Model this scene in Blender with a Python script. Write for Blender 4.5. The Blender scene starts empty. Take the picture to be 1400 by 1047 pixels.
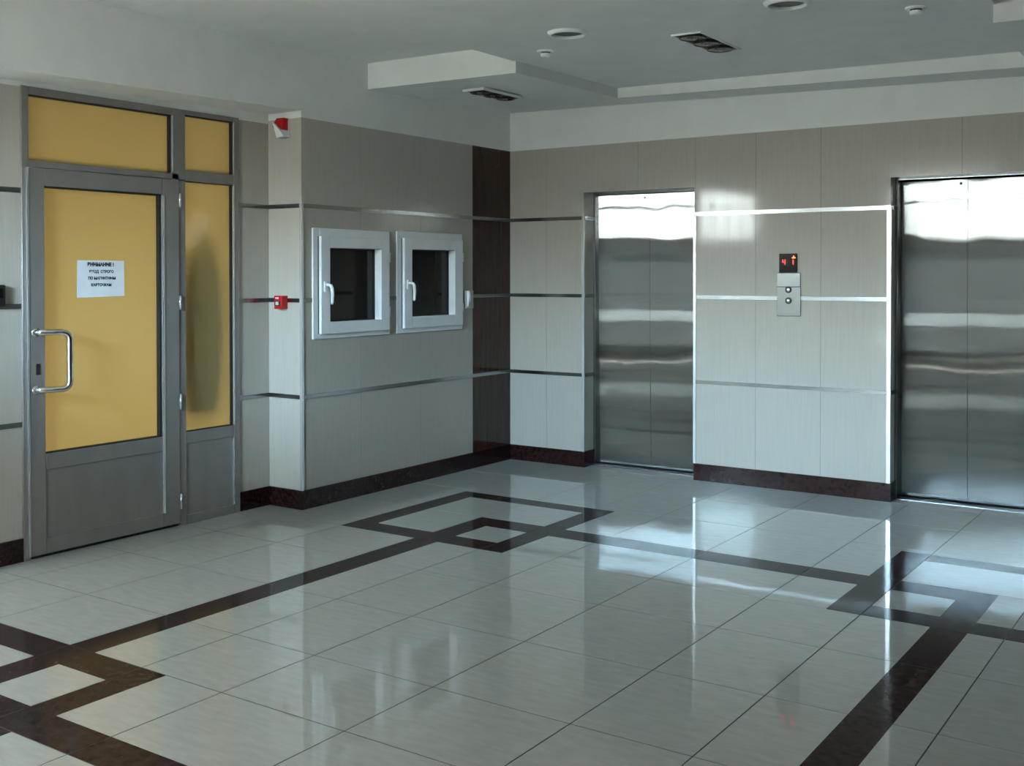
import bpy, bmesh, math
from mathutils import Vector, Matrix

S = bpy.context.scene
COL = S.collection
PI = math.pi

# ------------------------------------------------------------------ camera
CAM = Vector((5.1219, -7.4846, 1.5166))
YAW, PITCH, ROLL, FPX, PPY = 0.59850, 0.0133, -0.0006, 1505.07, 396.08
fw = Vector((-math.sin(YAW) * math.cos(PITCH), math.cos(YAW) * math.cos(PITCH), -math.sin(PITCH)))
rt = Vector((math.cos(YAW), math.sin(YAW), 0))
up = rt.cross(fw)
rt2 = rt * math.cos(ROLL) + up * math.sin(ROLL)
up2 = -rt * math.sin(ROLL) + up * math.cos(ROLL)
cd = bpy.data.cameras.new('camera')
cd.sensor_width = 36.0
cd.lens = FPX / 1400 * 36
cd.shift_y = (PPY - 523.5) / 1400
cd.clip_start = 0.02
cam = bpy.data.objects.new('camera', cd)
m = Matrix.Identity(4)
for i in range(3):
    m[i][0], m[i][1], m[i][2], m[i][3] = rt2[i], up2[i], -fw[i], CAM[i]
cam.matrix_world = m
COL.objects.link(cam)
S.camera = cam

# ------------------------------------------------------------------ daylight and exposure
S.view_settings.view_transform = 'Standard'
S.view_settings.look = 'None'
S.view_settings.gamma = 1.0
S.view_settings.use_curve_mapping = False
S.view_settings.exposure = 1.66

W = bpy.data.worlds.new('overcast_sky')
S.world = W
W.use_nodes = True
nt = W.node_tree
nt.nodes.clear()
wo = nt.nodes.new('ShaderNodeOutputWorld')
bg = nt.nodes.new('ShaderNodeBackground')
tc = nt.nodes.new('ShaderNodeTexCoord')
sp = nt.nodes.new('ShaderNodeSeparateXYZ')
rp = nt.nodes.new('ShaderNodeValToRGB')
nt.links.new(tc.outputs['Generated'], sp.inputs[0])
nt.links.new(sp.outputs['Z'], rp.inputs[0])
nt.links.new(rp.outputs[0], bg.inputs[0])
nt.links.new(bg.outputs[0], wo.inputs[0])
el = rp.color_ramp.elements
el[0].position = 0.0
el[0].color = (0.23, 0.225, 0.205, 1)
e = el.new(0.025); e.color = (0.36, 0.362, 0.345, 1)
el[1].position = 0.5
el[1].color = (0.30, 0.37, 0.42, 1)
e = el.new(0.08); e.color = (0.52, 0.55, 0.55, 1)
e = el.new(0.14); e.color = (1.15, 1.42, 1.58, 1)
e = el.new(0.21); e.color = (1.32, 1.93, 2.5, 1)
e = el.new(0.29); e.color = (1.32, 1.93, 2.5, 1)
e = el.new(0.36); e.color = (0.36, 0.45, 0.5, 1)
bg.inputs[1].default_value = 42.0

def area(name, loc, rot, sx, sy, power, col, portal=False):
    l = bpy.data.lights.new(name, 'AREA')
    l.shape = 'RECTANGLE'
    l.size, l.size_y = sx, sy
    l.energy = power
    l.color = col
    if portal:
        l.cycles.is_portal = True
    o = bpy.data.objects.new(name, l)
    o.location = loc
    o.rotation_euler = rot
    COL.objects.link(o)
    return o

YB = -8.2                      # the glazed back front of the lobby
WIN_BACK = [(-4.5, -1.2), (0.86, 2.15)]
WZ0, WZ1 = 2.03, 2.84
for a, b in WIN_BACK:
    area('window_portal', ((a + b) / 2, YB - 0.02, (WZ0 + WZ1) / 2), (PI / 2, 0, 0), b - a, WZ1 - WZ0, 1.0, (1, 1, 1), True)
sl = bpy.data.lights.new('sun', 'SUN')
sl.energy = 140.0
sl.angle = 0.02
sl.color = (1.0, 0.90, 0.76)
so_ = bpy.data.objects.new('sun', sl)
so_.rotation_euler = Vector((-0.05, math.cos(math.radians(59)), -math.sin(math.radians(59)))).to_track_quat('-Z', 'Y').to_euler()
COL.objects.link(so_)
# the office behind the glazed door has its own lamp
area('office_lamp', (-2.3, -3.35, 0.8), (0, -PI / 2, 0), 1.3, 1.7, 36.0, (1.0, 1.0, 0.94))

# ------------------------------------------------------------------ materials
MATS = {}
def new_mat(name):
    M = bpy.data.materials.new(name)
    M.use_nodes = True
    t = M.node_tree
    b = t.nodes['Principled BSDF']
    MATS[name] = M
    return M, t, b

def N(t, kind, **kw):
    n = t.nodes.new(kind)
    for k, v in kw.items():
        setattr(n, k, v)
    return n

def mapped(t, scale):
    g = N(t, 'ShaderNodeNewGeometry')
    mp = N(t, 'ShaderNodeMapping')
    mp.inputs['Scale'].default_value = scale
    t.links.new(g.outputs['Position'], mp.inputs[0])
    return mp

def mottled(name, c1, c2, scale, rough, spec=0.5, detail=4.0, lo=0.35, hi=0.65, bump=0.0, bscale=None, metal=0.0, coat=0.0):
    M, t, b = new_mat(name)
    mp = mapped(t, scale)
    nz = N(t, 'ShaderNodeTexNoise')
    nz.inputs['Scale'].default_value = 1.0
    nz.inputs['Detail'].default_value = detail
    t.links.new(mp.outputs[0], nz.inputs['Vector'])
    r = N(t, 'ShaderNodeValToRGB')
    r.color_ramp.elements[0].position = lo
    r.color_ramp.elements[0].color = (*c1, 1)
    r.color_ramp.elements[1].position = hi
    r.color_ramp.elements[1].color = (*c2, 1)
    t.links.new(nz.outputs['Fac'], r.inputs[0])
    t.links.new(r.outputs[0], b.inputs['Base Color'])
    b.inputs['Roughness'].default_value = rough
    b.inputs['Specular IOR Level'].default_value = spec
    b.inputs['Metallic'].default_value = metal
    b.inputs['Coat Weight'].default_value = coat
    b.inputs['Coat Roughness'].default_value = 0.03
    if bump:
        mp2 = mapped(t, bscale or scale)
        n2 = N(t, 'ShaderNodeTexNoise')
        n2.inputs['Scale'].default_value = 1.0
        n2.inputs['Detail'].default_value = 2.0
        t.links.new(mp2.outputs[0], n2.inputs['Vector'])
        bp = N(t, 'ShaderNodeBump')
        bp.inputs['Strength'].default_value = 1.0
        bp.inputs['Distance'].default_value = bump
        t.links.new(n2.outputs['Fac'], bp.inputs['Height'])
        t.links.new(bp.outputs[0], b.inputs['Normal'])
    return M

mottled('wall_tile', (0.440, 0.405, 0.355), (0.465, 0.430, 0.38), (60, 60, 3.5), 0.075, 0.28, 5.0)
mottled('wall_tile_dark', (0.036, 0.014, 0.009), (0.055, 0.024, 0.016), (30, 30, 2.5), 0.08, 0.4)
mottled('wall_grout', (0.16, 0.145, 0.125), (0.20, 0.18, 0.155), (20, 20, 20), 0.6, 0.2)
mottled('floor_tile', (0.40, 0.39, 0.366), (0.44, 0.43, 0.406), (9.0, 34, 30), 0.04, 0.62, 6.0, bump=0.00005, bscale=(2.2, 2.2, 2.2))
mottled('floor_tile_dark', (0.024, 0.013, 0.012), (0.044, 0.026, 0.024), (26, 26, 26), 0.09, 0.05, 5.0, bump=0.00005, bscale=(2.2, 2.2, 2.2))
mottled('floor_grout', (0.035, 0.033, 0.03), (0.06, 0.055, 0.05), (15, 15, 15), 0.6, 0.2)
mottled('skirting', (0.015, 0.005, 0.005), (0.030, 0.012, 0.011), (45, 45, 45), 0.12, 0.35, 5.0)
mottled('plaster', (0.80, 0.805, 0.78), (0.84, 0.845, 0.82), (5, 5, 5), 0.75, 0.3, bump=0.0006, bscale=(60, 60, 60))
mottled('steel_trim', (0.33, 0.34, 0.35), (0.38, 0.39, 0.40), (4, 4, 60), 0.19, 0.5, metal=1.0)
mottled('corner_trim', (0.80, 0.80, 0.80), (0.86, 0.86, 0.86), (6, 6, 6), 0.25, 0.5, metal=0.6)
mottled('chrome', (0.75, 0.76, 0.77), (0.80, 0.80, 0.81), (6, 6, 6), 0.12, 0.5, metal=1.0)
mottled('aluminium', (0.255, 0.235, 0.225), (0.285, 0.262, 0.25), (9, 9, 3), 0.33, 0.5, metal=0.35)
mottled('aluminium_edge', (0.70, 0.71, 0.73), (0.78, 0.79, 0.80), (9, 9, 3), 0.25, 0.5, metal=0.8)
mottled('gasket', (0.012, 0.012, 0.012), (0.02, 0.02, 0.02), (9, 9, 9), 0.5, 0.3)
mottled('white_plastic', (0.74, 0.76, 0.78), (0.79, 0.81, 0.83), (8, 8, 8), 0.28, 0.5)
mottled('grey_plastic', (0.48, 0.48, 0.47), (0.54, 0.54, 0.53), (8, 8, 8), 0.35, 0.5)
mottled('red_plastic', (0.42, 0.008, 0.012), (0.50, 0.012, 0.016), (12, 12, 12), 0.25, 0.5)
mottled('dark_plastic', (0.012, 0.010, 0.010), (0.022, 0.018, 0.017), (12, 12, 12), 0.35, 0.4)
mottled('dark_glass', (0.006, 0.006, 0.006), (0.016, 0.010, 0.008), (3, 3, 3), 0.06, 0.35)
mottled('display_glass', (0.004, 0.003, 0.003), (0.008, 0.005, 0.005), (20, 20, 20), 0.12, 0.35)
mottled('paper', (0.78, 0.80, 0.85), (0.83, 0.85, 0.89), (15, 15, 15), 0.7, 0.2)
mottled('ink', (0.012, 0.012, 0.015), (0.02, 0.02, 0.025), (30, 30, 30), 0.7, 0.1)
mottled('lamp_dark', (0.016, 0.014, 0.012), (0.032, 0.028, 0.024), (40, 40, 40), 0.3, 0.5)
mottled('lamp_reflector', (0.30, 0.29, 0.26), (0.42, 0.40, 0.36), (90, 90, 90), 0.22, 0.5, metal=0.9)
mottled('lamp_white', (0.84, 0.85, 0.84), (0.88, 0.89, 0.88), (15, 15, 15), 0.4, 0.5)
mottled('office_wall', (0.70, 0.69, 0.66), (0.76, 0.75, 0.72), (3, 3, 3), 0.8, 0.2)
mottled('silhouette_dark', (0.015, 0.013, 0.010), (0.03, 0.025, 0.02), (25, 25, 25), 0.9, 0.1)
mottled('facade_metal', (0.12, 0.12, 0.125), (0.15, 0.15, 0.155), (6, 6, 6), 0.4, 0.5)
mottled('back_tile', (0.60, 0.595, 0.57), (0.64, 0.635, 0.61), (12, 12, 1.2), 0.25, 0.5)

def emit(name, col, k):
    M, t, b = new_mat(name)
    b.inputs['Base Color'].default_value = (*[c * 0.5 for c in col], 1)
    b.inputs['Emission Color'].default_value = (*col, 1)
    b.inputs['Emission Strength'].default_value = k
emit('led_red', (1.0, 0.03, 0.03), 1.1)
emit('led_orange', (1.0, 0.10, 0.015), 2.0)

# brushed stainless steel of the elevator doors: vertical hairline, slightly wavy sheet
def brushed(name, col, r_along, aniso, wave):
    M, t, b = new_mat(name)
    t.nodes.remove(b)
    out = t.nodes['Material Output']
    g = N(t, 'ShaderNodeBsdfAnisotropic')
    g.distribution = 'GGX'
    g.inputs['Roughness'].default_value = r_along
    g.inputs['Anisotropy'].default_value = aniso
    tg = N(t, 'ShaderNodeCombineXYZ')
    tg.inputs[2].default_value = 1.0
    t.links.new(tg.outputs[0], g.inputs['Tangent'])
    mp = mapped(t, (90, 90, 0.8))
    nz = N(t, 'ShaderNodeTexNoise')
    nz.inputs['Scale'].default_value = 1.0
    nz.inputs['Detail'].default_value = 3.0
    t.links.new(mp.outputs[0], nz.inputs['Vector'])
    r = N(t, 'ShaderNodeValToRGB')
    r.color_ramp.elements[0].position = 0.3
    r.color_ramp.elements[0].color = (*[c * 0.95 for c in col], 1)
    r.color_ramp.elements[1].position = 0.7
    r.color_ramp.elements[1].color = (*col, 1)
    t.links.new(nz.outputs['Fac'], r.inputs[0])
    t.links.new(r.outputs[0], g.inputs['Color'])
    mp2 = mapped(t, (2.6, 2.6, 1.1))
    n2 = N(t, 'ShaderNodeTexNoise')
    n2.inputs['Scale'].default_value = 1.0
    n2.inputs['Detail'].default_value = 1.0
    t.links.new(mp2.outputs[0], n2.inputs['Vector'])
    bp = N(t, 'ShaderNodeBump')
    bp.inputs['Strength'].default_value = 1.0
    bp.inputs['Distance'].default_value = wave
    t.links.new(n2.outputs['Fac'], bp.inputs['Height'])
    t.links.new(bp.outputs[0], g.inputs['Normal'])
    t.links.new(g.outputs[0], out.inputs['Surface'])
brushed('door_steel', (0.70, 0.72, 0.72), 0.27, 1.0, 0.004)
brushed('frame_steel', (0.32, 0.33, 0.33), 0.20, 0.5, 0.0)

# yellow frosted film on glass, lit from the office behind
M, t, b = new_mat('frosted_yellow')
t.nodes.remove(b)
tr = N(t, 'ShaderNodeBsdfTranslucent'); tr.inputs[0].default_value = (0.86, 0.66, 0.28, 1)
df = N(t, 'ShaderNodeBsdfDiffuse'); df.inputs[0].default_value = (0.50, 0.38, 0.16, 1)
gl = N(t, 'ShaderNodeBsdfGlossy'); gl.inputs['Roughness'].default_value = 0.06
mx = N(t, 'ShaderNodeMixShader'); mx.inputs[0].default_value = 0.35
mx2 = N(t, 'ShaderNodeMixShader')
fr = N(t, 'ShaderNodeFresnel'); fr.inputs[0].default_value = 1.45
nzm = mapped(t, (2, 2, 2)); nz = N(t, 'ShaderNodeTexNoise'); nz.inputs['Scale'].default_value = 1.5
mxc = N(t, 'ShaderNodeMix', data_type='RGBA')
mxc.inputs[6].default_value = (0.70, 0.58, 0.32, 1); mxc.inputs[7].default_value = (0.70, 0.60, 0.35, 1)
t.links.new(nzm.outputs[0], nz.inputs['Vector']); t.links.new(nz.outputs['Fac'], mxc.inputs[0]); t.links.new(mxc.outputs[2], tr.inputs[0])
t.links.new(tr.outputs[0], mx.inputs[1]); t.links.new(df.outputs[0], mx.inputs[2])
t.links.new(fr.outputs[0], mx2.inputs[0]); t.links.new(mx.outputs[0], mx2.inputs[1]); t.links.new(gl.outputs[0], mx2.inputs[2])
t.links.new(mx2.outputs[0], t.nodes['Material Output'].inputs['Surface'])

for nm_, k_ in (('added_glow_dim', 0.125), ('added_glow_pale', 0.25)):  # translucent tones for the added glazing that glows in the elevator doors
    M, t, b = new_mat(nm_)
    t.nodes.remove(b)
    tr = N(t, 'ShaderNodeBsdfTranslucent'); tr.inputs[0].default_value = (k_ * 0.92, k_, k_ * 1.02, 1)
    t.links.new(tr.outputs[0], t.nodes['Material Output'].inputs['Surface'])

# clear window glass of the back front
M, t, b = new_mat('clear_glass')
t.nodes.remove(b)
tp = N(t, 'ShaderNodeBsdfTransparent'); tp.inputs[0].default_value = (0.95, 0.98, 0.97, 1)
gl = N(t, 'ShaderNodeBsdfGlossy'); gl.inputs['Roughness'].default_value = 0.0
mx = N(t, 'ShaderNodeMixShader'); mx.inputs[0].default_value = 0.06
t.links.new(tp.outputs[0], mx.inputs[1]); t.links.new(gl.outputs[0], mx.inputs[2])
t.links.new(mx.outputs[0], t.nodes['Material Output'].inputs['Surface'])

# ------------------------------------------------------------------ mesh helpers
def tag(o, label=None, cat=None, group=None, kind=None):
    if label: o['label'] = label
    if cat: o['category'] = cat
    if group: o['group'] = group
    if kind: o['kind'] = kind
    return o

class MB:
    """collects shapes and links them as one mesh object"""
    def __init__(s):
        s.bm = bmesh.new()
        s.mats = []
    def mi(s, mat):
        if mat not in s.mats:
            s.mats.append(mat)
        return s.mats.index(mat)
    def box(s, x0, x1, y0, y1, z0, z1, mat, bevel=0.0, seg=2):
        x0, x1 = min(x0, x1), max(x0, x1); y0, y1 = min(y0, y1), max(y0, y1); z0, z1 = min(z0, z1), max(z0, z1)
        return s.hexa([(x0, y0, z0), (x1, y0, z0), (x1, y1, z0), (x0, y1, z0)], [(x0, y0, z1), (x1, y0, z1), (x1, y1, z1), (x0, y1, z1)], mat, bevel, seg)
    def hexa(s, low, high, mat, bevel=0.0, seg=2):
        """a prism between two loops of points"""
        k = s.mi(mat); n = len(low)
        a = [s.bm.verts.new(p) for p in low]; b = [s.bm.verts.new(p) for p in high]
        fs = [s.bm.faces.new(a[::-1]), s.bm.faces.new(b)]
        for i in range(n):
            fs.append(s.bm.faces.new((a[i], a[(i + 1) % n], b[(i + 1) % n], b[i])))
        for f in fs: f.material_index = k
        if bevel:
            es = list({e for f in fs for e in f.edges})
            r = bmesh.ops.bevel(s.bm, geom=es, offset=bevel, segments=seg, profile=0.5, affect='EDGES')
            for f in r['faces']:
                f.material_index = k; f.smooth = True
        return s
    def lathe(s, prof, mat, M4, seg=40, smooth=True):
        """prof: list of (radius, height); M4 places it, z is the axis"""
        k = s.mi(mat); rings = []
        for r, h in prof:
            if r < 1e-6:
                rings.append([s.bm.verts.new(M4 @ Vector((0, 0, h)))])
            else:
                rings.append([s.bm.verts.new(M4 @ Vector((r * math.cos(2 * PI * i / seg), r * math.sin(2 * PI * i / seg), h))) for i in range(seg)])
        for A, B in zip(rings, rings[1:]):
            for i in range(seg):
                j = (i + 1) % seg
                if len(A) == 1 and len(B) == 1: continue
                if len(A) == 1: f = s.bm.faces.new((A[0], B[j], B[i]))
                elif len(B) == 1: f = s.bm.faces.new((A[i], A[j], B[0]))
                else: f = s.bm.faces.new((A[i], A[j], B[j], B[i]))
                f.material_index = k; f.smooth = smooth
        return s
    def tube(s, pts, r, mat, seg=14, cap=True):
        k = s.mi(mat); pts = [Vector(p) for p in pts]; rings = []
        ref = None
        for i, p in enumerate(pts):
            d = (pts[min(i + 1, len(pts) - 1)] - pts[max(i - 1, 0)]).normalized()
            if ref is None:
                ref = d.orthogonal().normalized()
            ref = (ref - d * ref.dot(d)).normalized()
            b2 = d.cross(ref)
            rr = r[i] if isinstance(r, (list, tuple)) else r
            rings.append([s.bm.verts.new(p + (ref * math.cos(2 * PI * q / seg) + b2 * math.sin(2 * PI * q / seg)) * rr) for q in range(seg)])
        for A, B in zip(rings, rings[1:]):
            for q in range(seg):
                f = s.bm.faces.new((A[q], A[(q + 1) % seg], B[(q + 1) % seg], B[q])); f.material_index = k; f.smooth = True
        if cap:
            for R_ in (rings[0][::-1], rings[-1]):
                f = s.bm.faces.new(R_); f.material_index = k
        return s
    def build(s, name, parent=None):
        bmesh.ops.recalc_face_normals(s.bm, faces=s.bm.faces)
        me = bpy.data.meshes.new(name)
        s.bm.to_mesh(me); s.bm.free()
        for mt in s.mats: me.materials.append(MATS[mt])
        o = bpy.data.objects.new(name, me)
        COL.objects.link(o)
        if parent is not None:
            o.parent = parent
            o.matrix_parent_inverse = Matrix.Translation(-parent.location)
        return o

def empty(name, loc, label=None, cat=None, group=None, kind=None):
    o = bpy.data.objects.new(name, None)
    o.empty_display_size = 0.1
    o.location = loc
    COL.objects.link(o)
    return tag(o, label, cat, group, kind)

def copy_thing(o, delta, label=None, parent=None, top=True):
    c = o.copy(); COL.objects.link(c)
    if top:
        c.location = o.location + Vector(delta)
        if label: c['label'] = label
    else:
        c.parent = parent
    for ch in list(o.children):
        copy_thing(ch, delta, None, c, False)
    return c

def cells(cuts, joints, w):
    """cut positions plus joint positions -> list of (a, b, is_joint)"""
    ev = sorted(set([(c, 0) for c in cuts] + [(j, 1) for j in joints]))
    out = []; cur = cuts[0] if cuts[0] < cuts[-1] else cuts[-1]
    lo, hi = min(cuts), max(cuts)
    pts = []
    for p, isj in ev:
        if isj and lo < p < hi: pts += [(p - w / 2, 'a'), (p + w / 2, 'b')]
        else: pts.append((p, 'c'))
    pts.sort()
    for (a, ka), (b, kb) in zip(pts, pts[1:]):
        if b - a < 1e-6: continue
        out.append((a, b, ka == 'a' and kb == 'b'))
    return out

def tiled_wall(mb, axis, face, depth, u0, u1, z0, z1, ujoints, zjoints, holes=(), dark=(), jw=0.0025):
    """a slab of tile boxes with thin recessed joints. axis 'y': wall runs along x with its face at y=face, and so on"""
    hu = [h[0] for h in holes] + [h[1] for h in holes] + [d for pr in dark for d in pr]
    hz = [h[2] for h in holes] + [h[3] for h in holes]
    U = cells([u0, u1] + [h for h in hu if u0 < h < u1], ujoints, jw)
    Z = cells([z0, z1] + [h for h in hz if z0 < h < z1], zjoints, jw)
    sgn = 1 if depth > 0 else -1
    for a, b, ju in U:
        for c, d, jz in Z:
            mu, mz = (a + b) / 2, (c + d) / 2
            if any(h[0] < mu < h[1] and h[2] < mz < h[3] for h in holes): continue
            mat = 'wall_tile_dark' if any(p < mu < q for p, q in dark) else 'wall_tile'
            f = face
            if ju or jz:
                mat = 'wall_grout'; f = face + sgn * 0.0008
            if axis == 'y': mb.box(a, b, f, face + depth, c, d, mat)
            else: mb.box(f, face + depth, a, b, c, d, mat)

# ------------------------------------------------------------------ measures
ZL, ZM, ZU, ZT, ZB = 0.7276, 1.3535, 1.966, 2.533, 0.124     # three metal strips, tile top, skirting top
XR, YP = -0.30, -2.383                                        # recessed wall with the glazed door, and the return face beside it
EX = [(0.702, 1.650), (3.070, 3.956)]                         # the two elevator openings
EZ = 2.165
DY = 0.205                                                    # plane of the elevator doors
XE = 7.0                                                      # right wall
YW = -4.40                                                    # end of the recessed wall
XL = -4.6

# ------------------------------------------------------------------ floor
gx = dict(x0=0.5075, x1=0.6558, x2=1.0854, x3=1.2516, x4=1.538, x5=1.6978, u0=3.492, u1=3.6485, u2=3.9485, u3=4.1005)
u4, u5 = 4.392, 4.543
u4 = gx['u0'] + 1.03; u5 = gx['u0'] + 1.19
Y = [-1.2938, -1.4425, -1.9005, -2.090, -2.3946, -2.5647]
V = [-4.7893, -4.9487, -5.2531, -5.4134, -5.82, -5.98]
bands = []
def ring(xa, xb, xc, xd, ya, yb, yc, yd):
    bands.extend([(xa, xb, yd, ya), (xc, xd, yd, ya), (xa, xd, yb, ya), (xa, xd, yd, yc)])
ring(gx['x0'], gx['x1'], gx['x4'], gx['x5'], Y[0], Y[1], Y[4], Y[5])
ring(gx['u0'], gx['u1'], u4, u5, Y[0], Y[1], Y[4], Y[5])
ring(gx['x0'], gx['x1'], gx['x4'], gx['x5'], V[0], V[1], V[4], V[5])
ring(gx['u0'], gx['u1'], u4, u5, V[0], V[1], V[4], V[5])
bands += [(gx['x2'], gx['x3'], V[3], Y[2]), (gx['u2'], gx['u3'], V[3], Y[2]), (gx['x2'], gx['u3'], Y[3], Y[2]), (gx['x2'], gx['u3'], V[3], V[2])]
xj = [-4.2, -3.6, -3.0, -2.4, -1.8, -1.2, -0.6, -0.0, 0.5075, 1.0854, 1.548, 2.004, 2.606, 3.197, 3.6485, 4.245, 4.85, 5.45, 6.05, 6.65]
yj = [-0.02, -0.62, -1.235, -1.9, -2.5647, -3.09, -3.705, -4.315, -4.7893, -5.4134, -6.02, -6.62, -7.22, -7.82, -8.42, -9.02, -9.62]
xc = [XL, XE] + list(gx.values()) + [u4, u5]
yc = [YB - 0.1, 0.34] + Y + V
fb = MB()
def floor_cells(cuts, joints):
    cu = sorted(set(round(c, 5) for c in cuts))
    js = [j for j in joints]
    pts = []
    for c in cu:
        if not any(abs(c - j) < 0.02 for j in js): pts.append((c, 'c'))
    for j in js: pts += [(j - 0.0025, 'a'), (j + 0.0025, 'b')]
    pts.sort()
    return [(a, b, ka == 'a') for (a, ka), (b, kb) in zip(pts, pts[1:]) if b - a > 1e-6]
FX = floor_cells(xc, xj); FY = floor_cells(yc, yj)
for a, b, jx in FX:
    for c, d, jy in FY:
        mxx, myy = (a + b) / 2, (c + d) / 2
        if myy > 0 and not any(e0 - 0.02 < mxx < e1 + 0.02 for e0, e1 in EX) and (a > 4.3 or b < 0.3): continue
        dk = any(p < mxx < q and r < myy < s_ for p, q, r, s_ in bands)
        if jx or jy:
            near = any(p - 0.004 < mxx < q + 0.004 and r - 0.004 < myy < s_ + 0.004 for p, q, r, s_ in bands)
            fb.box(a, b, c, d, -0.1, -0.0008, 'floor_grout')
        else:
            fb.box(a, b, c, d, -0.1, 0.0, 'floor_tile_dark' if dk else 'floor_tile')
tag(fb.build('floor'), 'polished pale stone tile floor inlaid with dark brown interlocking squares', 'floor', None, 'structure')

# ------------------------------------------------------------------ elevator wall
wf = MB()
holes = [(EX[0][0], EX[0][1], -1, EZ), (EX[1][0], EX[1][1], -1, EZ)]
tiled_wall(wf, 'y', 0.0, 0.30, 0.0, XE, 0.0, ZT, [0.354, 0.702, 1.18, 1.657, 2.126, 2.599, 3.07, 3.52, 3.97, 4.44, 4.91, 5.38, 5.85, 6.32], [ZL, ZM, ZU], holes)
wfo = tag(wf.build('wall_front'), 'beige tiled wall with two elevator openings and thin metal strips', 'wall', None, 'structure')
MB().box(-0.3, XE, -0.0, 0.30, ZT, 3.2, 'plaster').build('plaster_band', wfo)

# hatch wall and its return face
wl = MB()
HY = [(-2.275, -1.545, 1.112, 1.812), (-1.435, -0.69, 1.112, 1.818)]
tiled_wall(wl, 'x', 0.0, -0.30, YP + 0.0, 0.0, 0.0, ZT, [-1.82, -1.168, -0.523], [ZL, ZM, ZU], HY, [(-0.523, 0.0)])
wlo = tag(wl.build('wall_left'), 'beige tiled wall with two small hatch windows and a dark brown tile column at the corner', 'wall', None, 'structure')
MB().box(-0.3, 0.0, YP, 0.0, ZT, 3.2, 'plaster').build('plaster_band', wlo)
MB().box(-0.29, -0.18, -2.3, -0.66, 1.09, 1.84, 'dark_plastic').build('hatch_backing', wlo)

# recessed wall with the glazed door
DYA, DYB, DZT = -4.14, -2.645, 2.52
we = MB()
tiled_wall(we, 'x', XR, -0.20, YW, YP, 0.0, ZT - 0.02, [-4.14, -2.645], [ZL, ZM, ZU], [(DYA, DYB, -1, 3)])
weo = tag(we.build('wall_entrance'), 'narrow beige tiled wall strips on both sides of the glazed office door', 'wall', None, 'structure')
MB().box(XR - 0.20, XR, YW, YP, ZT - 0.02, 3.2, 'plaster').build('plaster_band', weo)
ws = MB()
ws.box(XL, XR - 0.2, YW, YW + 0.2, 0, ZT, 'back_tile')
ws.box(XL, XR - 0.2, YW, YW + 0.2, ZT, 3.2, 'plaster')
tag(ws.build('wall_side'), 'tiled wall beyond the office door', 'wall', None, 'structure')

# the office behind the glass
of = MB()
of.box(-3.4, -3.3, YW + 0.2, -1.3, 0, 2.7, 'office_wall')
ox = MB(); ox.box(-3.3, -0.5, -1.4, -1.3, 0, 2.7, 'office_wall')
ow = MB(); ow.box(-3.3, -0.5, YW + 0.2, YW + 0.25, 0, 2.7, 'office_wall')
oc = MB(); oc.box(-3.3, -0.5, YW + 0.25, -1.4, 2.6, 2.7, 'office_wall'); og = MB(); og.box(-3.3, -0.5, YW + 0.25, -1.4, -0.1, 0.0, 'office_wall')
oi = MB(); oi.box(-0.52, -0.501, -2.5, -1.4, 0, 2.6, 'office_wall')
for mb_, nm_, cat_ in ((of, 'wall_office_back', 'wall'), (ox, 'wall_office_right', 'wall'), (ow, 'wall_office_left', 'wall'), (oi, 'wall_office_inner', 'wall'), (oc, 'ceiling_office', 'ceiling'), (og, 'floor_office', 'floor')):
    tag(mb_.build(nm_), 'pale office %s behind the yellow glass' % cat_, cat_, None, 'structure')

# back front with its high windows, and the right wall
wb = MB()
LS = (0.6, 2.6, 0.10, 1.86)  # opening for unseen glazing, added to lighten what the elevator doors mirror
wb.box(XL, LS[0], YB - 0.25, YB, 0, WZ0, 'back_tile'); wb.box(LS[1], XE, YB - 0.25, YB, 0, WZ0, 'back_tile')
wb.box(LS[0], LS[1], YB - 0.25, YB, 0, LS[2], 'back_tile'); wb.box(LS[0], LS[1], YB - 0.25, YB, LS[3], WZ0, 'back_tile')
wb.box(XL, WIN_BACK[0][0], YB - 0.25, YB, WZ0, WZ1, 'back_tile')
wb.box(WIN_BACK[0][1], WIN_BACK[1][0], YB - 0.25, YB, WZ0, WZ1, 'back_tile')
wb.box(WIN_BACK[1][1], XE, YB - 0.25, YB, WZ0, WZ1, 'back_tile')
wb.box(XL, XE, YB - 0.25, YB, WZ1, 3.25, 'plaster')
tag(wb.build('wall_back'), 'tiled back wall under the high windows', 'wall', None, 'structure')
n = 0
for (a, b), cols in zip(WIN_BACK, (14, 4)):
    n += 1
    w = empty('window_%d' % (n + 2), ((a + b) / 2, YB - 0.12, WZ0), 'high barred lobby window behind the viewer', 'window', None, 'structure')
    f = MB()
    for i in range(cols + 1):
        x = a + (b - a) * i / cols
        f.box(x - 0.02, x + 0.02, YB - 0.17, YB - 0.07, WZ0, WZ1, 'facade_metal')
    for z in (WZ0 + 0.02, WZ0 + 0.52, WZ1 - 0.02):
        f.box(a, b, YB - 0.165, YB - 0.075, z - 0.018, z + 0.018, 'facade_metal')
    f.build('window_frame', w)
    MB().box(a, b, YB - 0.125, YB - 0.119, WZ0, WZ1, 'clear_glass').build('pane', w)
w5 = empty('window_5', (1.9, YB - 0.1, LS[2]), 'unseen glazing added for the grey glow and pale band mirrored in the elevator doors', 'window', None, 'structure')
for z0, z1, g in ((0.10, 0.52, 'added_glow_dim'), (0.52, 0.74, 'added_glow_pale'), (0.74, 1.86, 'added_glow_dim')):
    MB().box(LS[0], LS[1], YB - 0.13, YB - 0.12, z0, z1, g).build('pane', w5)
MB_r = MB(); MB_r.box(XE, XE + 0.2, YB - 0.25, 0.3, 0, 3.25, 'wall_tile_dark'); tag(MB_r.build('wall_right'), 'tiled wall on the right outside the view', 'wall', None, 'structure')
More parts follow.
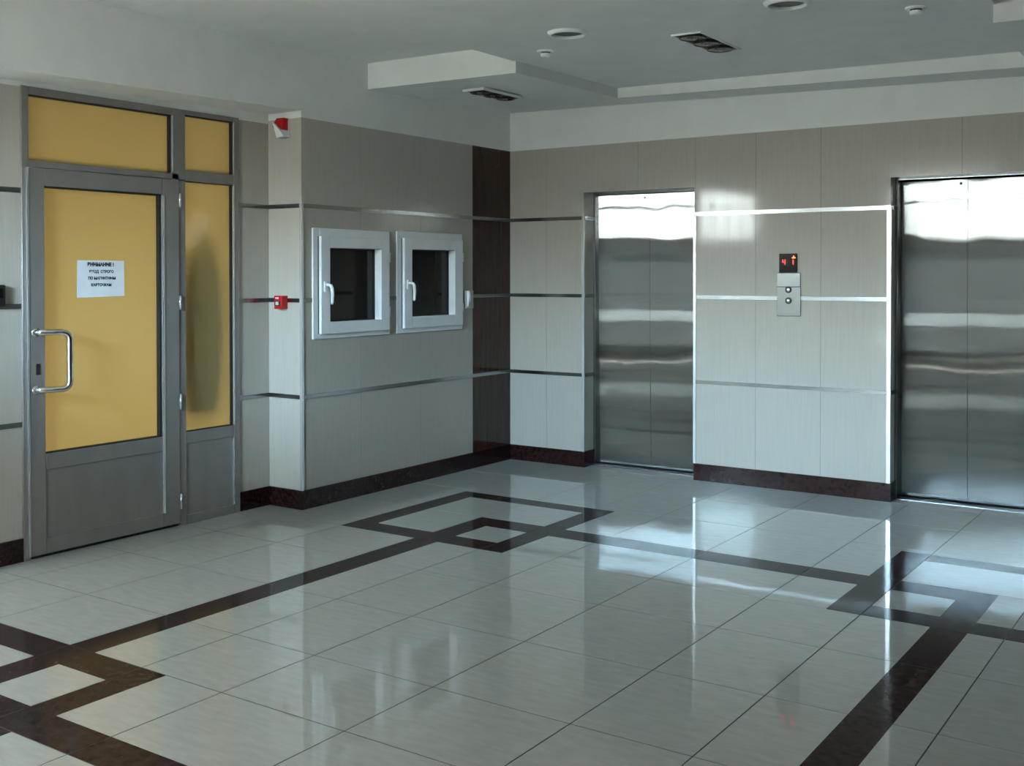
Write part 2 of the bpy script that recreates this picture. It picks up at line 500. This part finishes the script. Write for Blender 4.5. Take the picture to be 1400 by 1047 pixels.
MB_l = MB(); MB_l.box(XL - 0.2, XL, YB - 0.25, YW + 0.2, 0, 3.25, 'wall_tile'); tag(MB_l.build('wall_far_left'), 'tiled wall far left outside the view', 'wall', None, 'structure')

# ------------------------------------------------------------------ ceiling
YC = YB
def z2(x): return 2.875 - 0.0157 * (x - 1.18)
ce = MB()
def slab(mb, pts, top=3.25, mat='plaster'):
    mb.hexa(pts, [(p[0], p[1], top) for p in pts], mat)
slab(ce, [(1.18, YC, z2(1.18)), (4.04, YC, z2(4.04)), (4.04, -0.40, z2(4.04)), (1.18, -0.40, z2(1.18))])
ceo = tag(ce.build('ceiling'), 'flat white plaster ceiling panel with recessed lights in its middle', 'ceiling', None, 'structure')
so = MB()
slab(so, [(0, -1.74, 2.802), (1.2, -1.69, 2.799), (1.24, -0.43, 2.803), (0, -0.43, 2.836)])
slab(so, [(0, -0.43, 2.836), (1.24, -0.43, 2.803), (4.0, -0.42, 2.737), (XE, -0.42, 2.67), (XE, 0, 2.68), (4.0, 0, 2.752), (1.24, 0, 2.822), (0, 0, 2.846)])
slab(so, [(4.03, -1.73, 2.742), (XE, -1.73, 2.70), (XE, -0.42, 2.67), (4.0, -0.42, 2.737)])
so.build('soffit', ceo)
tr_ = MB()
slab(tr_, [(-0.0, YC, 2.93), (1.19, YC, 2.93), (1.19, -1.6, 2.982), (-0.0, -1.6, 2.982)])
slab(tr_, [(4.03, YC, 2.90), (XE, YC, 2.90), (XE, -1.6, 2.95), (4.03, -1.6, 2.95)])
tr_.build('raised_strip', ceo)
bu = MB()
slab(bu, [(XR - 0.1, YW - 0.0, 2.537), (0.0, YW - 0.0, 2.537), (0.0, YP, 2.577), (XR - 0.1, YP, 2.577)])
slab(bu, [(-0.42, YC, 2.537), (0.0, YC, 2.537), (0.0, YW, 2.537), (-0.42, YW, 2.537)])
bu.build('bulkhead', ceo)
MB().box(XL, -0.42, YC, YW + 0.2, 2.88, 3.25, 'plaster').build('side_ceiling', ceo)

# ------------------------------------------------------------------ skirting, metal strips, corner profiles
T = 0.010
def sk(name, label, boxes):
    mb = MB()
    for bx in boxes: mb.box(*bx, 'skirting')
    tag(mb.build(name), label, 'baseboard', None, 'structure')
sk('baseboard_front', 'dark brown stone skirting along the elevator wall', [
    (0.0, EX[0][0], -T, 0, 0, ZB), (EX[0][1], EX[1][0], -T, 0, 0, ZB), (EX[1][1], XE, -T, 0, 0, ZB),
    (EX[0][0], EX[0][0] + T, -T, 0.15, 0, ZB), (EX[1][0], EX[1][0] + T, -T, 0.11, 0, ZB)])
sk('baseboard_left', 'dark brown stone skirting under the hatch windows', [(0, T, YP - T, 0 - T, 0, ZB), (XR, 0, YP - T, YP, 0, ZB)])
sk('baseboard_entrance', 'dark brown stone skirting beside the glazed office door', [(XR, XR + T, DYB, YP - T, 0, ZB), (XR, XR + T, YW, DYA, 0, ZB)])

H = 0.0135; P = 0.005
tn = 0
def strip(label, boxes, mat='steel_trim'):
    global tn
    tn += 1
    mb = MB()
    for bx in boxes: mb.box(*bx, mat)
    tag(mb.build('trim_%d' % tn), label, 'trim', None, 'structure')
for z, nm in ((ZL, 'lower'), (ZM, 'middle'), (ZU, 'upper')):
    strip('%s metal strip on the elevator wall, in the left corner' % nm, [(0.0, EX[0][0], -P, 0.001, z - H, z + H), (EX[0][0] - 0.001, EX[0][0] + P, -P, 0.15, z - H, z + H)])
    strip('%s metal strip on the elevator wall, right of the right elevator' % nm, [(EX[1][1], XE, -P, 0.001, z - H, z + H)])
    if nm == 'middle':
        strip('middle metal strip between the elevators, behind the call panel', [(EX[0][1], 2.287, -P, 0.001, z - H, z + H), (2.461, EX[1][0], -P, 0.001, z - H, z + H)])
    else:
        strip('%s metal strip between the two elevators' % nm, [(EX[0][1], EX[1][0], -P, 0.001, z - H, z + H), (EX[1][0] - 0.001, EX[1][0] + P, -P, 0.11, z - H, z + H)])
    if nm == 'middle':
        strip('middle metal strip on the hatch wall, cut by the two windows', [(-0.001, P, -0.55, -P, z - H, z + H), (-0.001, P, -1.448, -1.528, z - H, z + H), (-0.001, P, YP, -2.292, z - H, z + H)])
    else:
        strip('%s metal strip on the hatch wall' % nm, [(-0.001, P, YP, -P, z - H, z + H)])
    strip('%s metal strip on the bright return face beside the office door' % nm, [(XR, 0.0, YP - P, YP + 0.001, z - H, z + H)])
    strip('%s metal strip right of the glazed office door' % nm, [(XR - 0.001, XR + P, DYB, YP - P, z - H, z + H)])
    strip('%s metal strip left of the glazed office door' % nm, [(XR - 0.001, XR + P, YW, DYA, z - H, z + H)])
def corner(label, x0, x1, y0, y1):
    strip(label, [(x0, x1, y0, y1, ZB, ZU + H)], 'corner_trim')
corner('white corner profile where the hatch wall meets the bright return face', -0.012, 0.007, YP - 0.007, YP + 0.012)
corner('bright corner profile on the left edge of the left elevator opening', EX[0][0] - 0.014, EX[0][0] + 0.006, -0.007, 0.010)
corner('bright corner profile on the right edge of the left elevator opening', EX[0][1] - 0.006, EX[0][1] + 0.014, -0.007, 0.010)
corner('bright corner profile on the left edge of the right elevator opening', EX[1][0] - 0.020, EX[1][0] + 0.006, -0.008, 0.010)

# ------------------------------------------------------------------ glazed office door
d1 = empty('door_1', (XR, (DYA + DYB) / 2, 0), 'grey aluminium glazed office door with yellow frosted glass, side panel and fanlights', 'door', None, 'structure')
FXF, FXB = XR + 0.012, XR - 0.06
def bars(rects, x0, x1, mat='aluminium', bev=0.003):
    mb = MB()
    for y0, y1, z0, z1 in rects: mb.box(x0, x1, y0, y1, z0, z1, mat, bev, 1)
    return mb
fm = bars([(DYA, -4.098, 0, DZT), (-3.17, -3.07, 2.085, DZT), (-3.122, -3.07, 0, 2.10), (-2.695, DYB, 0, DZT), (-4.098, -3.17, 2.478, DZT), (-3.07, -2.695, 2.492, DZT),
           (-4.11, -3.12, 2.094, 2.13), (-3.07, -2.695, 2.09, 2.155), (-3.07, -2.695, 0.49, 0.562), (-3.07, -2.695, 0, 0.055)], FXB, FXF)
fm.box(FXB + 0.01, FXF - 0.008, -3.07, -2.695, 0.055, 0.49, 'aluminium')
fm.build('door_frame', d1)
eg = MB()
eg.box(FXF - 0.004, FXF + 0.004, -2.700, -2.690, 0.56, 2.09, 'aluminium_edge'); eg.box(FXF - 0.010, FXF + 0.003, -2.703, -2.694, 0.06, 0.47, 'aluminium_edge')
eg.box(FXF - 0.004, FXF + 0.003, -2.698, -2.690, 2.155, 2.49, 'aluminium_edge'); eg.box(FXF - 0.004, FXF + 0.003, -3.176, -3.164, 2.135, 2.475, 'aluminium_edge')
eg.build('edge_bead', d1)
gk = MB()
gk.box(FXF - 0.03, FXF - 0.012, -2.705, -2.695, 0.56, 2.09, 'gasket'); gk.box(FXF - 0.03, FXF - 0.006, -3.07, -2.695, 2.085, 2.094, 'gasket')
gk.box(FXF - 0.03, FXF - 0.006, -3.07, -2.695, 0.560, 0.567, 'gasket')
gk.box(FXF - 0.03, FXF - 0.006, -2.703, -2.694, 2.155, 2.492, 'gasket'); gk.box(FXF - 0.03, FXF - 0.006, -3.07, -2.695, 2.484, 2.493, 'gasket')
gk.box(FXF - 0.03, FXF - 0.006, -4.098, -3.17, 2.470, 2.479, 'gasket'); gk.box(FXF - 0.03, FXF - 0.006, -3.183, -3.175, 2.13, 2.478, 'gasket')
gk.build('gasket', d1)
def pane(nm, y0, y1, z0, z1, par):
    return MB().box(XR - 0.03, XR - 0.024, y0, y1, z0, z1, 'frosted_yellow').build(nm, par)
pane('side_pane', -3.075, -2.69, 0.55, 2.095, d1)
pane('fanlight_pane', -4.10, -3.165, 2.125, 2.48, d1)
pane('fanlight_pane', -3.075, -2.69, 2.15, 2.495, d1)
LXF, LXB = XR + 0.022, XR - 0.05
lf = bars([(-4.112, -4.015, 0.018, 2.09), (-3.250, -3.128, 0.018, 2.09), (-4.015, -3.250, 1.997, 2.09), (-4.015, -3.250, 0.47, 0.557), (-4.015, -3.250, 0.018, 0.10)], LXB, LXF)
lf.box(LXB + 0.01, LXF - 0.009, -4.015, -3.25, 0.10, 0.47, 'aluminium')
lfo = lf.build('door_leaf', d1)
pane('door_pane', -4.02, -3.245, 0.55, 2.0, lfo)
eb = MB()
eb.box(LXF - 0.006, LXF + 0.004, -3.254, -3.236, 0.10, 1.99, 'aluminium_edge'); eb.box(LXF - 0.008, LXF + 0.003, -4.118, -4.107, 0.02, 2.09, 'aluminium_edge')
eb.build('edge_bead', lfo)
g2 = MB()
g2.box(LXF - 0.04, LXF - 0.010, -3.265, -3.254, 0.557, 1.997, 'gasket'); g2.box(LXF - 0.04, LXF - 0.006, -4.015, -3.254, 1.988, 1.998, 'gasket'); g2.box(LXF - 0.04, LXF - 0.006, -4.015, -3.254, 0.556, 0.563, 'gasket')
g2.box(LXB + 0.01, LXF - 0.015, -4.11, -3.13, 0.002, 0.018, 'gasket')
g2.box(LXF - 0.03, LXF - 0.012, -4.126, -4.118, 0.0, 2.09, 'gasket')
g2.build('gasket', lfo)
for z0, z1 in ((1.925, 2.009), (1.31, 1.394), (0.705, 0.80), (0.103, 0.196)):
    MB().tube([(LXF + 0.004, -3.124, z0), (LXF + 0.004, -3.124, z1)], 0.007, 'aluminium_edge', 12).build('hinge', lfo)
# cranked pull handle
hp = []
def arc(c, a, b, n=6):
    return [tuple(c[i] + a[i] * math.cos(q * PI / 2 / n) + b[i] * math.sin(q * PI / 2 / n) for i in range(3)) for q in range(n + 1)]
hx, hy0, hy1, hz0, hz1, rr = LXF, -4.072, -3.925, 0.905, 1.212, 0.04
top = [(hx - 0.005, hy0, hz1), (hx + 0.03, hy0 + 0.03, hz1)]
du = Vector((0.075, hy1 - hy0, 0)).normalized()
pe = Vector((hx + 0.085, hy1, hz1))
ctop = pe - du * rr - Vector((0, 0, rr))
a1 = arc(tuple(ctop), (0, 0, rr), tuple(du * rr))
cbot = Vector((pe.x, pe.y, hz0)) - du * rr + Vector((0, 0, rr))
a2 = arc(tuple(cbot), tuple(du * rr), (0, 0, -rr))
path = [(hx - 0.004, hy0, hz1), (hx + 0.02, hy0 + 0.02, hz1)] + a1 + a2 + [(hx + 0.02, hy0 + 0.02, hz0), (hx - 0.004, hy0, hz0)]
hd = MB().tube(path, 0.0175, 'chrome', 16)
RX = Matrix.Rotation(PI / 2, 4, 'Y')
for z in (hz0, hz1):
    hd.lathe([(0, 0.0), (0.025, 0.0), (0.025, 0.006), (0.0, 0.006)], 'chrome', Matrix.Translation((hx, hy0, z)) @ RX, 24)
hdo = hd.build('pull_handle', lfo); hdo['label'] = 'curved chrome pull handle'
MB().box(LXF - 0.002, LXF + 0.006, -4.072, -4.048, 0.985, 1.045, 'dark_plastic', 0.003).build('lock', lfo)

# unidentified dark shape, form made up to throw a blurred shade on the panel
ct = MB()
M0 = Matrix.Translation((XR - 0.165, -2.935, 0)) @ Matrix.Diagonal((0.5, 0.9, 1, 1))
ct.lathe([(0.0, 0.66), (0.13, 0.66), (0.17, 0.85), (0.18, 1.2), (0.165, 1.45), (0.10, 1.62), (0.05, 1.68), (0.03, 1.74), (0, 1.75)], 'silhouette_dark', M0, 32)
ct.lathe([(0.0, 0.0), (0.16, 0.0), (0.16, 0.02), (0.02, 0.03), (0.015, 0.66), (0, 0.66)], 'silhouette_dark', M0, 24)
tag(ct.build('made_up_silhouette'), 'dark shape standing behind the frosted side panel of the office door', 'coat stand')

# notice sheet on the door glass
PX = XR - 0.0235
ny0, ny1, nz0, nz1 = -3.792, -3.484, 1.392, 1.601
pp = MB()
pp.hexa([(PX, ny0, nz0), (PX, ny1, nz0 + 0.006), (PX, ny1 - 0.001, nz1), (PX, ny0 + 0.004, nz1)],
        [(PX + 0.0012, ny0, nz0), (PX + 0.0012, ny1, nz0 + 0.006), (PX + 0.0012, ny1 - 0.001, nz1), (PX + 0.0012, ny0 + 0.004, nz1)], 'paper')
ppo = tag(pp.build('notice_sheet'), 'white printed notice sheet taped to the yellow glass of the office door', 'notice')
def lettering(txt, size, loc, rot, mat, parent, name='lettering', bold=0.0, sx=1.0):
    cu = bpy.data.curves.new(name, 'FONT')
    cu.body = txt; cu.size = size; cu.align_x = 'CENTER'; cu.align_y = 'CENTER'; cu.extrude = 0.0003; cu.offset = bold
    to = bpy.data.objects.new(name + '_curve', cu)
    COL.objects.link(to)
    bpy.context.view_layer.update()
    me = bpy.data.meshes.new_from_object(to.evaluated_get(bpy.context.evaluated_depsgraph_get()))
    bpy.data.objects.remove(to)
    me.name = name
    me.transform(Matrix.Translation(loc) @ rot @ Matrix.Diagonal((sx, 1, 1, 1)))
    me.materials.clear(); me.materials.append(MATS[mat])
    o = bpy.data.objects.new(name, me); COL.objects.link(o)
    o.parent = parent
    if parent is not None: o.matrix_parent_inverse = Matrix.Translation(-parent.location)
    return o
RW = Matrix(((0, 0, 1, 0), (1, 0, 0, 0), (0, 1, 0, 0), (0, 0, 0, 1)))   # text reads along +y, faces +x
for txt, sz, yy, zz, bd in (('ВНИМАНИЕ !', 0.027, -3.640, 1.577, 0.0016), ('ВХОД  СТРОГО', 0.021, -3.635, 1.537, 0.001), ('ПО МАГНИТНЫМ', 0.021, -3.632, 1.500, 0.001), ('КАРТОЧКАМ', 0.021, -3.637, 1.462, 0.001)):
    lettering(txt, sz, (PX + 0.0014, yy, zz), RW, 'ink', ppo, bold=bd)

# dark unit on the wall at the left edge
du_ = MB()
du_.box(XR, XR + 0.035, -4.33, -4.245, 1.352, 1.468, 'dark_plastic', 0.006)
duo = tag(du_.build('card_reader'), 'small dark card reader on the wall left of the office door', 'card reader')
MB().box(XR + 0.035, XR + 0.0375, -4.315, -4.262, 1.40, 1.45, 'display_glass').build('reader_window', duo)

# ------------------------------------------------------------------ hatch windows
def hatch(idx, y0, y1, z0, z1, sy0, sy1, sz0, sz1, gy0, gy1, gz0, gz1, label):
    w = empty('window_%d' % idx, (0, (y0 + y1) / 2, z0), label, 'window', None, 'structure')
    def frame(mb, a, b, c, d, ia, ib, ic, id_, x0, x1, mat):
        mb.box(x0, x1, a, ia, c, d, mat, 0.003, 1); mb.box(x0, x1, ib, b, c, d, mat, 0.003, 1)
        mb.box(x0, x1, ia, ib, c, ic, mat, 0.003, 1); mb.box(x0, x1, ia, ib, id_, d, mat, 0.003, 1)
    f = MB()
    frame(f, y0, y1, z0, z1, sy0 + 0.004, sy1 - 0.004, sz0 + 0.004, sz1 - 0.004, -0.07, 0.012, 'white_plastic')
    f.build('window_frame', w)
    s = MB()
    frame(s, sy0, sy1, sz0, sz1, gy0, gy1, gz0, gz1, -0.05, 0.032, 'white_plastic')
    sx = s.build('sash', w)
    sh = MB()
    sh.box(-0.02, 0.013, sy0 - 0.012, sy0 - 0.004, sz0, sz1, 'gasket')
    gx_ = -0.035
    for bx in ((gy0 - 0.002, gy0 + 0.010, gz0, gz1), (gy1 - 0.010, gy1 + 0.002, gz0, gz1), (gy0, gy1, gz0, gz0 + 0.008), (gy0, gy1, gz1 - 0.010, gz1)):
        sh.box(gx_ - 0.002, gx_ + 0.006, *bx, 'gasket')
    sh.build('gasket', sx)
    MB().box(gx_ - 0.008, gx_, gy0 - 0.004, gy1 + 0.004, gz0 - 0.004, gz1 + 0.004, 'dark_glass').build('pane', sx)
    # handle: rose, neck and turned-down lever
    hy, hz = sy0 + 0.038, (gz0 + gz1) / 2 - 0.012
    h = MB()
    h.box(0.031, 0.041, hy - 0.015, hy + 0.015, hz - 0.035, hz + 0.035, 'white_plastic', 0.004)
    h.tube([(0.038, hy, hz + 0.012), (0.062, hy, hz + 0.012), (0.074, hy + 0.008, hz + 0.008), (0.078, hy + 0.014, hz - 0.008), (0.078, hy + 0.018, hz - 0.05), (0.077, hy + 0.016, hz - 0.105), (0.074, hy + 0.014, hz - 0.115)],
           [0.010, 0.010, 0.011, 0.0115, 0.011, 0.010, 0.006], 'white_plastic', 14)
    h.build('handle', sx)
    for z in (sz1 - 0.13, sz0 + 0.13):
        MB().tube([(0.022, sy1 + 0.009, z - 0.035), (0.022, sy1 + 0.009, z + 0.035)], 0.0085, 'white_plastic', 12).build('hinge', sx)
hatch(1, -2.29, -1.528, 1.098, 1.826, -2.235, -1.553, 1.130, 1.772, -2.150, -1.640, 1.207, 1.698, 'white framed hatch window with dark glass, left of its twin, nearer the fire alarm')
hatch(2, -1.448, -0.672, 1.100, 1.832, -1.388, -0.690, 1.134, 1.784, -1.300, -0.790, 1.215, 1.705, 'white framed hatch window with dark glass, right of its twin, nearer the dark brown tile column')

# small intercom beside the right hatch
ic = empty('wall_intercom', (0, -0.6, 1.26), 'small pale intercom box on the wall right of the second hatch window', 'intercom')
MB().box(0, 0.028, -0.652, -0.548, 1.258, 1.398, 'grey_plastic', 0.005).build('body', ic)
hs = MB()
hs.tube([(0.036, -0.632, 1.272), (0.038, -0.632, 1.30), (0.042, -0.630, 1.335), (0.042, -0.630, 1.375), (0.036, -0.630, 1.394)], [0.006, 0.008, 0.013, 0.016, 0.010], 'white_plastic', 14)
hs.build('handset', ic)
MB().box(0.028, 0.036, -0.600, -0.585, 1.31, 1.36, 'white_plastic', 0.003).build('cradle', ic)

# ------------------------------------------------------------------ alarm devices on the bright return face
fa = empty('fire_alarm_call_point', (-0.17, YP, 1.30), 'red square fire alarm call point on the bright narrow wall face beside the office door', 'alarm')
MB().box(-0.196, -0.124, YP - 0.055, YP, 1.298, 1.384, 'red_plastic', 0.004).build('housing', fa)
MB().box(-0.188, -0.140, YP - 0.0585, YP - 0.053, 1.316, 1.352, 'dark_plastic', 0.002).build('recess', fa)
MB().box(-0.176, -0.150, YP - 0.0625, YP - 0.057, 1.324, 1.345, 'grey_plastic', 0.003).build('push_button', fa)
mk = MB()
for a, b in ((-0.181, -0.174), (-0.170, -0.165), (-0.162, -0.153)):
    mk.box(a, b, YP - 0.0565, YP - 0.0545, 1.363, 1.374, 'white_plastic')
mk.build('printed_mark', fa)

si = empty('alarm_siren', (-0.16, YP, 2.41), 'red and white alarm siren high on the bright narrow wall face, above the call point', 'siren')
s1 = MB()
s1.hexa([(-0.205, YP, 2.470), (-0.105, YP, 2.455), (-0.105, YP - 0.07, 2.455), (-0.195, YP - 0.07, 2.478)],
        [(-0.195, YP, 2.532), (-0.105, YP, 2.535), (-0.108, YP - 0.05, 2.535), (-0.175, YP - 0.05, 2.536)], 'red_plastic', 0.006)
s1.build('red_lens', si)
s2 = MB()
s2.hexa([(-0.158, YP - 0.004, 2.408), (-0.095, YP - 0.004, 2.412), (-0.095, YP - 0.055, 2.412), (-0.150, YP - 0.075, 2.405)],
        [(-0.168, YP - 0.004, 2.478), (-0.115, YP - 0.004, 2.462), (-0.128, YP - 0.085, 2.468), (-0.160, YP - 0.105, 2.512)], 'white_plastic', 0.005)
s2.build('white_horn', si)
MB().box(-0.190, -0.100, YP - 0.012, YP, 2.41, 2.53, 'grey_plastic', 0.003).build('back_plate', si)

# ------------------------------------------------------------------ elevators
def elevator(x0, x1, label, tile_to):
    e = empty('elevator_entrance', ((x0 + x1) / 2, DY, 0), label, 'elevator', 'stainless steel elevator entrances')
    mid = (x0 + x1) / 2
    f = MB()
    f.box(x0 - 0.02, x0 + 0.018, tile_to, DY + 0.05, 0.003, EZ, 'frame_steel', 0.002, 1)
    f.box(x1 - 0.004, x1 + 0.02, tile_to, DY + 0.05, 0.003, EZ, 'frame_steel', 0.002, 1)
    f.box(x0, x1, tile_to + 0.01, DY + 0.05, EZ - 0.012, EZ + 0.02, 'frame_steel', 0.002, 1)
    f.build('door_frame', e)
    for a, b in ((x0 + 0.006, mid - 0.002), (mid + 0.002, x1 + 0.006)):
        # sheet steel leaf, very slightly bowed towards its foot
        lb = MB(); K = 24; k_ = lb.mi('door_steel'); rows = []
        for q in range(K + 1):
            z = 0.012 + (EZ - 0.028) * q / K
            w_ = max(0.0, 1.75 - z)
            yy = DY + 0.021 * (w_ if w_ > 0.7 else w_ * w_ / 1.4 + 0.35 * w_ / 0.7 * 0.0 + 0.0) - (0.021 * 0.35 if w_ > 0.7 else 0.0)
            rows.append([lb.bm.verts.new(p) for p in ((a, yy, z), (b, yy, z), (b, yy + 0.028, z), (a, yy + 0.028, z))])
        for A, B in zip(rows, rows[1:]):
            for q in range(4):
                fc = lb.bm.faces.new((A[q], A[(q + 1) % 4], B[(q + 1) % 4], B[q])); fc.material_index = k_
        lb.bm.faces.new(rows[0][::-1]); lb.bm.faces.new(rows[-1])
        lo = lb.build('door_panel', e)
        if b < mid:
            MB().lathe([(0, 0.0), (0.0, 0.002), (0.008, 0.002), (0.009, 0.0), (0.009, -0.004), (0, -0.004)], 'dark_plastic',
                       Matrix.Translation((mid - 0.043, DY - 0.0005, EZ - 0.045)) @ Matrix.Rotation(PI / 2, 4, 'X'), 20).build('release_keyhole', lo)
    s = MB()
    s.box(x0, x1, 0.125, 0.30, -0.02, 0.004, 'steel_trim', 0.001, 1)
    s.box(x0 + 0.01, x1 - 0.005, 0.158, 0.170, 0.0041, 0.0047, 'gasket'); s.box(x0 + 0.01, x1 - 0.005, 0.186, 0.202, 0.0041, 0.0047, 'gasket')
    s.build('door_sill', e)
    MB().box(x0 - 0.02, x1 + 0.02, DY + 0.07, DY + 0.085, 0, EZ + 0.1, 'dark_plastic').build('shaft_lining', e)
    return e
elevator(*EX[0], 'stainless steel elevator doors left of the call panel, nearer the corner', 0.15)
elevator(*EX[1], 'stainless steel elevator doors at the right edge, right of the call panel', 0.11)

# call panel
cp = empty('elevator_call_panel', (2.374, 0, 1.225), 'steel elevator call panel with red lit display between the two elevators', 'call panel')
dp = MB().box(2.304, 2.434, -0.012, 0, 1.532, 1.667, 'display_glass', 0.002).build('display', cp)
YD = -0.0128
def seg7(mb, x, z, w, h, segs, mat='led_red', t=0.006):
    S7 = {'a': (x - w / 2, x + w / 2, z + h / 2 - t, z + h / 2), 'g': (x - w / 2, x + w / 2, z - t / 2, z + t / 2), 'd': (x - w / 2, x + w / 2, z - h / 2, z - h / 2 + t),
          'f': (x - w / 2, x - w / 2 + t, z, z + h / 2), 'b': (x + w / 2 - t, x + w / 2, z, z + h / 2), 'e': (x - w / 2, x - w / 2 + t, z - h / 2, z), 'c': (x + w / 2 - t, x + w / 2, z - h / 2, z)}
    for q in segs:
        a, b, c, d = S7[q]
        mb.box(a, b, YD, YD + 0.001, c, d, mat)
g4 = MB(); seg7(g4, 2.340, 1.607, 0.022, 0.034, 'fgbc'); g4.build('digit', dp)
g1 = MB(); seg7(g1, 2.405, 1.607, 0.010, 0.034, 'bc'); g1.build('digit', dp)
ar = MB()
ar.hexa([(2.398, YD, 1.633), (2.424, YD, 1.633), (2.424, YD, 1.640), (2.415, YD, 1.640), (2.411, YD, 1.656), (2.407, YD, 1.640), (2.398, YD, 1.640)],
        [(2.398, YD + 0.001, 1.633), (2.424, YD + 0.001, 1.633), (2.424, YD + 0.001, 1.640), (2.415, YD + 0.001, 1.640), (2.411, YD + 0.001, 1.656), (2.407, YD + 0.001, 1.640), (2.398, YD + 0.001, 1.640)], 'led_orange')
ar.build('up_arrow', dp)
MB().box(2.289, 2.458, -0.010, 0, 1.434, 1.530, 'frame_steel', 0.002).build('upper_plate', cp)
lp = MB().box(2.288, 2.460, -0.009, 0, 1.226, 1.432, 'frame_steel', 0.002).build('button_plate', cp)
for z in (1.413, 1.336):
    b = MB()
    RB = Matrix.Translation((2.373, -0.008, z)) @ Matrix.Rotation(PI / 2, 4, 'X')
    b.lathe([(0.0, 0.0), (0.023, 0.0), (0.023, 0.004), (0.018, 0.006), (0.017, 0.003)], 'dark_plastic', RB, 28)
    b.lathe([(0.017, 0.003), (0.0165, 0.008), (0.012, 0.011), (0.0, 0.0125)], 'chrome', RB, 28)
    b.build('call_button', lp)

# ------------------------------------------------------------------ ceiling lights and detectors
def round_light(x, y, label):
    z = z2(x)
    e = empty('recessed_ceiling_light', (x, y, z), label, 'ceiling light', 'round recessed ceiling lights')
    F = Matrix.Translation((x, y, z)) @ Matrix.Rotation(PI, 4, 'X')
    MB().lathe([(0.114, -0.004), (0.113, 0.003), (0.100, 0.018), (0.093, 0.019), (0.088, 0.012), (0.086, 0.0)], 'lamp_white', F, 48).build('rim', e)
    MB().lathe([(0.087, 0.002), (0.080, 0.004), (0.060, 0.002), (0.035, 0.0035), (0.0, 0.004)], 'lamp_dark', F, 48).build('lamp_glass', e)
    return e
L1 = round_light(1.925, -2.245, 'round recessed ceiling light left of the square triple spotlight')
L2 = round_light(3.20, -2.29, 'round recessed ceiling light at the top edge, right of the triple spotlight')

def spot_panel(x0, x1, y0, y1, z, label):
    e = empty('triple_spotlight', ((x0 + x1) / 2, (y0 + y1) / 2, z), label, 'ceiling light', 'three lamp recessed spotlights')
    f = MB()
    t = 0.012
    f.box(x0, x1, y0, y0 + t, z - 0.009, z + 0.01, 'lamp_white', 0.002, 1); f.box(x0, x1, y1 - t, y1, z - 0.009, z + 0.01, 'lamp_white', 0.002, 1)
    f.box(x0, x0 + t, y0 + t, y1 - t, z - 0.009, z + 0.01, 'lamp_white', 0.002, 1); f.box(x1 - t, x1, y0 + t, y1 - t, z - 0.009, z + 0.01, 'lamp_white', 0.002, 1)
    f.build('rim', e)
    MB().box(x0 + t, x1 - t, y0 + t, y1 - t, z - 0.003, z + 0.01, 'lamp_dark').build('tray', e)
    for k in range(3):
        yy = y0 + (y1 - y0) * (k + 0.5) / 3
        r = min((y1 - y0) / 6, (x1 - x0) / 2) - 0.014
        F = Matrix.Translation(((x0 + x1) / 2, yy, z - 0.003)) @ Matrix.Rotation(PI, 4, 'X')
        b = MB().lathe([(r, 0.0), (r, 0.012), (r - 0.006, 0.014), (r - 0.010, 0.010)], 'dark_plastic', F, 36).build('lamp_ring', e)
        MB().lathe([(r - 0.010, 0.010), (r * 0.55, 0.0045), (r * 0.3, 0.003), (r * 0.26, 0.013), (r * 0.14, 0.017), (0.0, 0.018)], 'lamp_reflector', F, 36).build('reflector', b)
    return e
spot_panel(2.385, 2.568, -1.90, -1.335, z2(2.48), 'square-ended triple spotlight in the flat ceiling between the two round lights')
spot_panel(0.518, 0.700, -1.345, -0.868, 2.7965, 'triple spotlight in the lowered soffit near the corner')

def detector(x, y, label):
    z = z2(x)
    e = empty('smoke_detector', (x, y, z), label, 'smoke detector', 'small white ceiling detectors')
    F = Matrix.Translation((x, y, z)) @ Matrix.Rotation(PI, 4, 'X')
    MB().lathe([(0.0, -0.002), (0.052, -0.002), (0.052, 0.006), (0.047, 0.010), (0.030, 0.011)], 'lamp_white', F, 36).build('base', e)
    MB().lathe([(0.030, 0.010), (0.027, 0.014), (0.027, 0.018)], 'lamp_dark', F, 30).build('vent_ring', e)
    MB().lathe([(0.031, 0.018), (0.032, 0.022), (0.030, 0.034), (0.022, 0.038), (0.0, 0.039)], 'lamp_white', F, 30).build('head', e)
    return e
detector(1.54, -1.87, 'small white smoke detector just below the left round ceiling light')
detector(3.70, -1.86, 'small white smoke detector at the top right of the ceiling')
